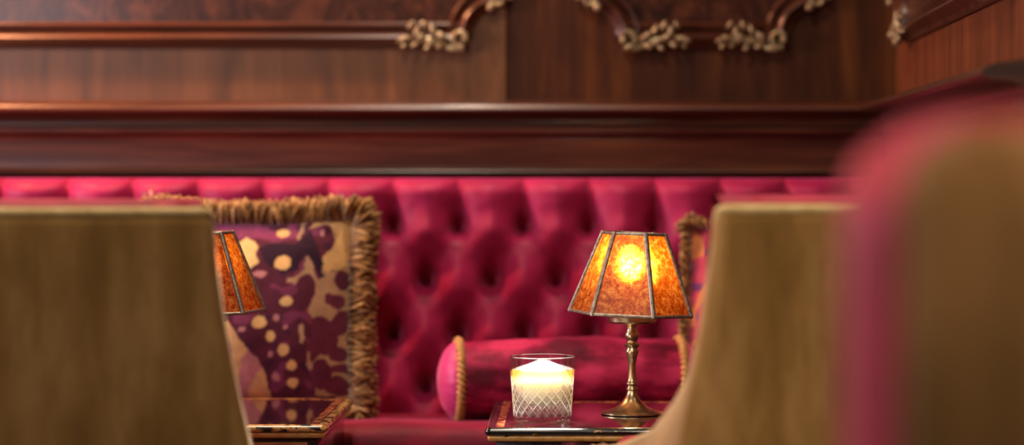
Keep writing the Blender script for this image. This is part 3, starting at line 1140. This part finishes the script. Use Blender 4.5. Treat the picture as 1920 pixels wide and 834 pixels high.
prof = [(0.001, BASE_T + 0.0006)]
for k in range(13):
    z = BASE_T + 0.0008 + (zs - BASE_T - 0.0008) * k / 12
    prof.append((rad(z / HG) - wt - 0.0004 - (0.003 if k == 0 else 0), z))
prof.append((0.001, zs))
e = MB().lathe(prof, 96).build('drink', M['drink'], tum, angle=40)
e['label'] = 'amber drink, clear towards the bottom'
RI = 0.0375
rows = []
e = MB().ball((0.001, 0, (795 - 677) / SG - 0.031), RI, RI, 0.031, 64, 40)
e.xf(lambda p: p + (p - Vector((0.001, 0, 0.05))).normalized() * noise.noise(p * 45) * 0.0006)
e = e.build('ice_ball', M['ice'], tum, angle=180)
e['label'] = 'bright white ball of ice'

# ------------------------------------------------------------------ TUB CHAIRS
DROP = [(0.0, 0.0), (0.008, 0.002), (0.013, 0.010), (0.017, 0.026), (0.021, 0.06), (0.026, 0.11), (0.035, 0.160), (0.055, 0.192), (0.085, 0.218), (0.155, 0.258), (0.3, 0.29), (0.4, 0.305), (0.6, 0.31)]
FLARE = [(0.45, 0.052), (0.50, 0.048), (0.554, 0.039), (0.592, 0.030), (0.634, 0.021), (0.682, 0.0114), (0.718, 0.006), (0.76, 0.0015), (0.80, 0.0), (0.9, 0.0)]


def flare(z):
    if z <= 0.45:
        return 0.052 - 0.03 * min(1.0, (0.45 - z) / 0.35)
    for (a, fa_), (b2, fb_) in zip(FLARE, FLARE[1:]):
        if z <= b2:
            return fa_ + (fb_ - fa_) * (z - a) / (b2 - a)
    return 0.0


def drop(y):
    for (a, da), (b2, db) in zip(DROP, DROP[1:]):
        if y <= b2:
            t = max(0.0, (y - a) / (b2 - a))
            return da + (db - da) * t
    return DROP[-1][1]


def tub_chair(label, loc, rotz, w=0.5, depth=0.47, H=0.82, z0=0.14, lift=0.009):
    """x right, y forward (away from the camera), origin on the floor at the middle of the back"""
    root = thing('tub_chair', label, 'armchair', loc, rotz, 'gold and raspberry tub chairs')
    hw = w / 2
    rc = 0.016
    # plan path of the outside, from the left front round the back to the right front
    path = []
    for k in range(40):
        path.append((-hw, depth - (depth - rc) * k / 40, -1.0, 0.0))
    for k in range(13):
        a = PI / 2 * k / 12
        path.append((-hw + rc - rc * math.cos(a), rc - rc * math.sin(a), -math.cos(a), -math.sin(a)))
    for k in range(1, 40):
        path.append((-hw + rc + (w - 2 * rc) * k / 40, 0.0, 0.0, -1.0))
    for k in range(13):
        a = PI / 2 * k / 12
        path.append((hw - rc + rc * math.sin(a), rc - rc * math.cos(a), math.sin(a), -math.cos(a)))
    for k in range(1, 41):
        path.append((hw, rc + (depth - rc) * k / 40, 1.0, 0.0))

    def bow(x, y):
        return -0.010 * (1 - (x / hw) ** 2) * max(0.0, 1 - y / 0.06)

    def layer(name, o0, o1, mat, up, rnd_):
        rows = []
        for (x, y, nx_, ny_) in path:
            zt = H - drop(y) + up
            row = []
            cs = [(o0, z0)]
            for k in range(1, 15):
                cs.append((o0, z0 + (zt - rnd_ - z0) * k / 14))
            for k in range(1, 6):
                a = PI / 2 * k / 5
                cs.append((o0 + rnd_ * (1 - math.cos(a)), zt - rnd_ + rnd_ * math.sin(a)))
            r2 = min(rnd_, (o1 - o0) * 0.5)
            for k in range(0, 6):
                a = PI / 2 * k / 5
                cs.append((o1 - r2 * (1 - math.sin(a)), zt - r2 + r2 * math.cos(a)))
            for k in range(1, 8):
                cs.append((o1, zt - r2 + (z0 - zt + r2) * k / 7))
            for (o, z) in cs:
                yy = y - ny_ * o + bow(x, y) + (0.0 if z > 0.5 else 0.0)
                sft = noise.noise(Vector((x * 5, y * 5 + o * 3, z * 5))) * 0.0025
                row.append(Vector((x - nx_ * (o + sft) + flare(z) * x / hw, yy, z)))
            rows.append(row)
        return MB().grid(rows, close_u=True, cap=True).build(name, mat, root, angle=60)
    e = layer('outer_shell', 0.0, 0.036, M['gold'], 0.0, 0.022)
    e['label'] = 'gold velvet outside'
    e = layer('inner_lining', 0.0365, 0.085, M['rasp'], lift, 0.018)
    e['label'] = 'raspberry velvet inside'
    # piping along the upper edge
    mb = MB()
    mb.tube([Vector((x - nx_ * 0.007 + flare(H - drop(y)) * x / hw, y - ny_ * 0.007 + bow(x, y), H - drop(y) - 0.007)) for (x, y, nx_, ny_) in path], 0.0060, 8)
    mb.build('piping', M['piping'], root, angle=180)
    MB().box(-hw + 0.088, hw - 0.088, 0.09, depth + 0.01, 0.30, 0.43, 0.03, 4).build('seat_cushion', M['rasp'], root)
    MB().box(-hw + 0.02, hw - 0.02, 0.02, depth - 0.01, 0.14, 0.31, 0.01).build('seat_frame', M['gold'], root)
    for sx in (-1, 1):
        for yy in (0.06, depth - 0.06):
            MB().lathe([(0.012, 0.0), (0.014, 0.01), (0.022, 0.145)], 16, (sx * (hw - 0.06), yy, 0)).build('leg', M['leg_wood'], root)
    return root


def place_chair(label, px, d, ang, side, w, dep, H, lift):
    """side = +1: its right rear edge is seen at pixel px, -1: its left rear edge"""
    xe = (px - CX) * d / F
    ex = side * w / 2
    tub_chair(label, (xe - math.cos(ang) * ex, d - math.sin(ang) * ex, 0), ang, w, dep, H, lift=lift)


place_chair('gold velvet tub chair at the left edge hiding half of a lamp', 404, 2.70, math.radians(8.0), 1, 0.50, 0.46, 0.822, 0.008)
place_chair('gold velvet tub chair right of the lit lamp, turned towards its table', 1341, 2.60, math.radians(12.0), -1, 0.46, 0.44, 0.826, 0.009)

# ------------------------------------------------------------------ FOREGROUND CHAIR (out of focus)
dF = 1.24
fa = math.radians(17)
fc_ = thing('high_back_chair', 'blurred raspberry and gold high backed chair in the right foreground', 'chair', ((1728 - CX) * dF / F, dF, 0), fa)
# local: origin at the left rear corner of the back; x right, y forward


def slab(x0, x1, y0, y1, z0, z1, rt, bev, bulge):
    """padded upright slab with rounded top corners"""
    pts = [(x0, z0)]
    for k in range(9):
        a = PI - PI / 2 * k / 8
        pts.append((x0 + rt + rt * math.cos(a), z1 - rt + rt * math.sin(a)))
    for k in range(9):
        a = PI / 2 - PI / 2 * k / 8
        pts.append((x1 - rt + rt * math.cos(a), z1 - rt + rt * math.sin(a)))
    pts.append((x1, z0))
    cx, cz = (x0 + x1) / 2, (z0 + z1) / 2
    # resample the straight runs so that the slab can be padded
    full = []
    n = len(pts)
    for i in range(n):
        a, c2 = Vector(pts[i]), Vector(pts[(i + 1) % n])
        m_ = max(1, int((c2 - a).length / 0.03))
        for k in range(m_):
            full.append(a.lerp(c2, k / m_))
    rows = []
    for (ins, y) in ((0.12, y0 - bulge), (0.06, y0 - bulge * 0.8), (bev, y0), (bev * 0.3, y0 + bev * 0.3), (0, y0 + bev), (0, (y0 + y1) / 2), (0, y1 - bev), (bev * 0.3, y1 - bev * 0.3), (bev, y1), (0.06, y1 + bulge * 0.8), (0.12, y1 + bulge)):
        row = []
        for p in full:
            q = Vector((cx, cz)) - p
            f = Vector((min(max(p.x, x0 + ins), x1 - ins), min(max(p.y, z0 + ins), z1 - ins)))
            row.append(Vector((f.x, y, f.y)))
        rows.append(row)
    return MB().grid(rows, close_u=True, cap=True)


e = slab(0.0, 0.46, 0.0, 0.034, 0.14, 0.880, 0.05, 0.01, 0.004).build('back_panel', M['gold_pile'], fc_, angle=60)
e['label'] = 'gold velvet outside back'
e = slab(0.002, 0.458, 0.0345, 0.13, 0.30, 0.889, 0.075, 0.022, 0.012).build('back_cushion', M['rasp'], fc_, angle=60)
e['label'] = 'raspberry velvet padded inside back'
MB().box(0.02, 0.44, 0.125, 0.52, 0.36, 0.47, 0.03, 4).build('seat_cushion', M['rasp'], fc_)
MB().box(0.01, 0.45, 0.034, 0.51, 0.26, 0.37, 0.012).build('seat_frame', M['gold_pile'], fc_)
for sx in (0.04, 0.42):
    for yy in (0.06, 0.47):
        MB().lathe([(0.012, 0.0), (0.014, 0.01), (0.02, 0.265)], 16, (sx, yy, 0)).build('leg', M['leg_wood'], fc_)

# ------------------------------------------------------------------ LIGHT
w = bpy.data.worlds.new('World')
scn.world = w
w.use_nodes = True
bg = w.node_tree.nodes['Background']
bg.inputs['Color'].default_value = (1.0, 0.78, 0.6, 1)
bg.inputs['Strength'].default_value = 0.02


def area(name, loc, target, size, power, col, size_y=None):
    l = bpy.data.lights.new(name, 'AREA')
    l.energy = power
    l.color = col
    l.size = size
    if size_y:
        l.shape = 'RECTANGLE'
        l.size_y = size_y
    o = bpy.data.objects.new(name, l)
    COL.objects.link(o)
    o.location = loc
    o.rotation_euler = (Vector(target) - Vector(loc)).to_track_quat('-Z', 'Y').to_euler()
    return o


def spot(name, loc, target, power, col, ang, blend=0.5, rad_=0.02):
    l = bpy.data.lights.new(name, 'SPOT')
    l.energy = power
    l.color = col
    l.spot_size = math.radians(ang)
    l.spot_blend = blend
    l.shadow_soft_size = rad_
    o = bpy.data.objects.new(name, l)
    COL.objects.link(o)
    o.location = loc
    o.rotation_euler = (Vector(target) - Vector(loc)).to_track_quat('-Z', 'Y').to_euler()
    return o


# soft warm light of the room behind the camera
area('room_light', (-0.9, 0.2, 2.6), (-0.5, 2.7, 0.5), 0.9, 12, (1.0, 0.86, 0.68))
# ceiling light above the tables, then added unseen fill spots for the chairs
area('ceiling_light', (-0.4, 2.42, 2.72), (-0.3, 2.9, 0.5), 0.35, 27, (1.0, 0.84, 0.66))
spot('front_fill_spot', (0.25, -0.5, 2.3), (0.42, 2.3, 0.62), 210, (1.0, 0.84, 0.66), 28, 0.9, 0.12)  # added spot behind the camera, brightens the right and foreground chairs
spot('near_fill_spot', (0.30, -0.6, 1.9), (0.36, 1.25, 0.62), 34, (1.0, 0.82, 0.64), 32, 0.9, 0.12)  # extra fill put in for the dark gold back of the nearest chair
spot('left_chair_fill', (-0.6, -0.4, 2.3), (-0.62, 2.7, 0.8), 18, (1.0, 0.84, 0.66), 20, 0.9, 0.12)  # no known source: added to lift only the left chair's back
spot('right_chair_top_fill', (0.42, 2.9, 2.7), (0.42, 2.66, 0.8), 85, (1.0, 0.86, 0.7), 26, 0.8, 0.06)  # added overhead fill for the right chair's top strip and edge
spot('left_chair_top_fill', (-0.72, 2.98, 2.7), (-0.70, 2.76, 0.8), 85, (1.0, 0.86, 0.7), 26, 0.8, 0.06)  # matching added fill over the top edge of the left chair
# small downlight close to the panelled wall
spot('wall_downlight', (-0.24, 3.74, 2.7), (-0.50, 3.94, 0.8), 118, (1.0, 0.78, 0.60), 50, 1.0, 0.03)
# daylight from the windows on the left
area('window_light', (-2.1, 3.25, 1.12), (0.1, 4.0, 0.62), 0.42, 28, (1.0, 0.82, 0.98))
area('far_window_light', (-2.1, 0.0, 1.25), (-0.8, 4.2, 1.05), 0.9, 10, (0.95, 0.92, 0.98))
# warm lamp at the left end of the wall
area('left_lamp_light', (-1.3, 3.93, 1.95), (-1.15, 4.13, 0.98), 0.12, 34, (1.0, 0.40, 0.18))
# narrow downlight onto the tumbler
spot('tumbler_downlight', (gx, DG + 0.10, 2.6), (gx, DG, TZ + 0.05), 4200, (1.0, 0.93, 0.82), 3.6, 0.5)

# ------------------------------------------------------------------ CAMERA
cam = bpy.data.cameras.new('camera')
cam.sensor_width = 36.0
cam.sensor_fit = 'HORIZONTAL'
cam.lens = F / 1920.0 * 36.0
cam.shift_x = -(CX - 960.0) / 1920.0
cam.shift_y = (CY - 417.0) / 1920.0
cam.clip_start = 0.02
cam.dof.use_dof = True
cam.dof.focus_distance = 3.33
cam.dof.aperture_fstop = 1.8
co = bpy.data.objects.new('camera', cam)
COL.objects.link(co)
co.location = (0, 0, HC)
co.rotation_euler = (PI / 2, 0, 0)
scn.camera = co

scn.view_settings.view_transform = 'Standard'
scn.view_settings.look = 'None'
scn.view_settings.gamma = 1.0
scn.view_settings.use_curve_mapping = False
scn.view_settings.exposure = 0.0
scn.cycles.use_denoising = True
scn.cycles.max_bounces = 14
scn.cycles.transparent_max_bounces = 24
scn.cycles.transmission_bounces = 12
scn.cycles.sample_clamp_indirect = 8.0
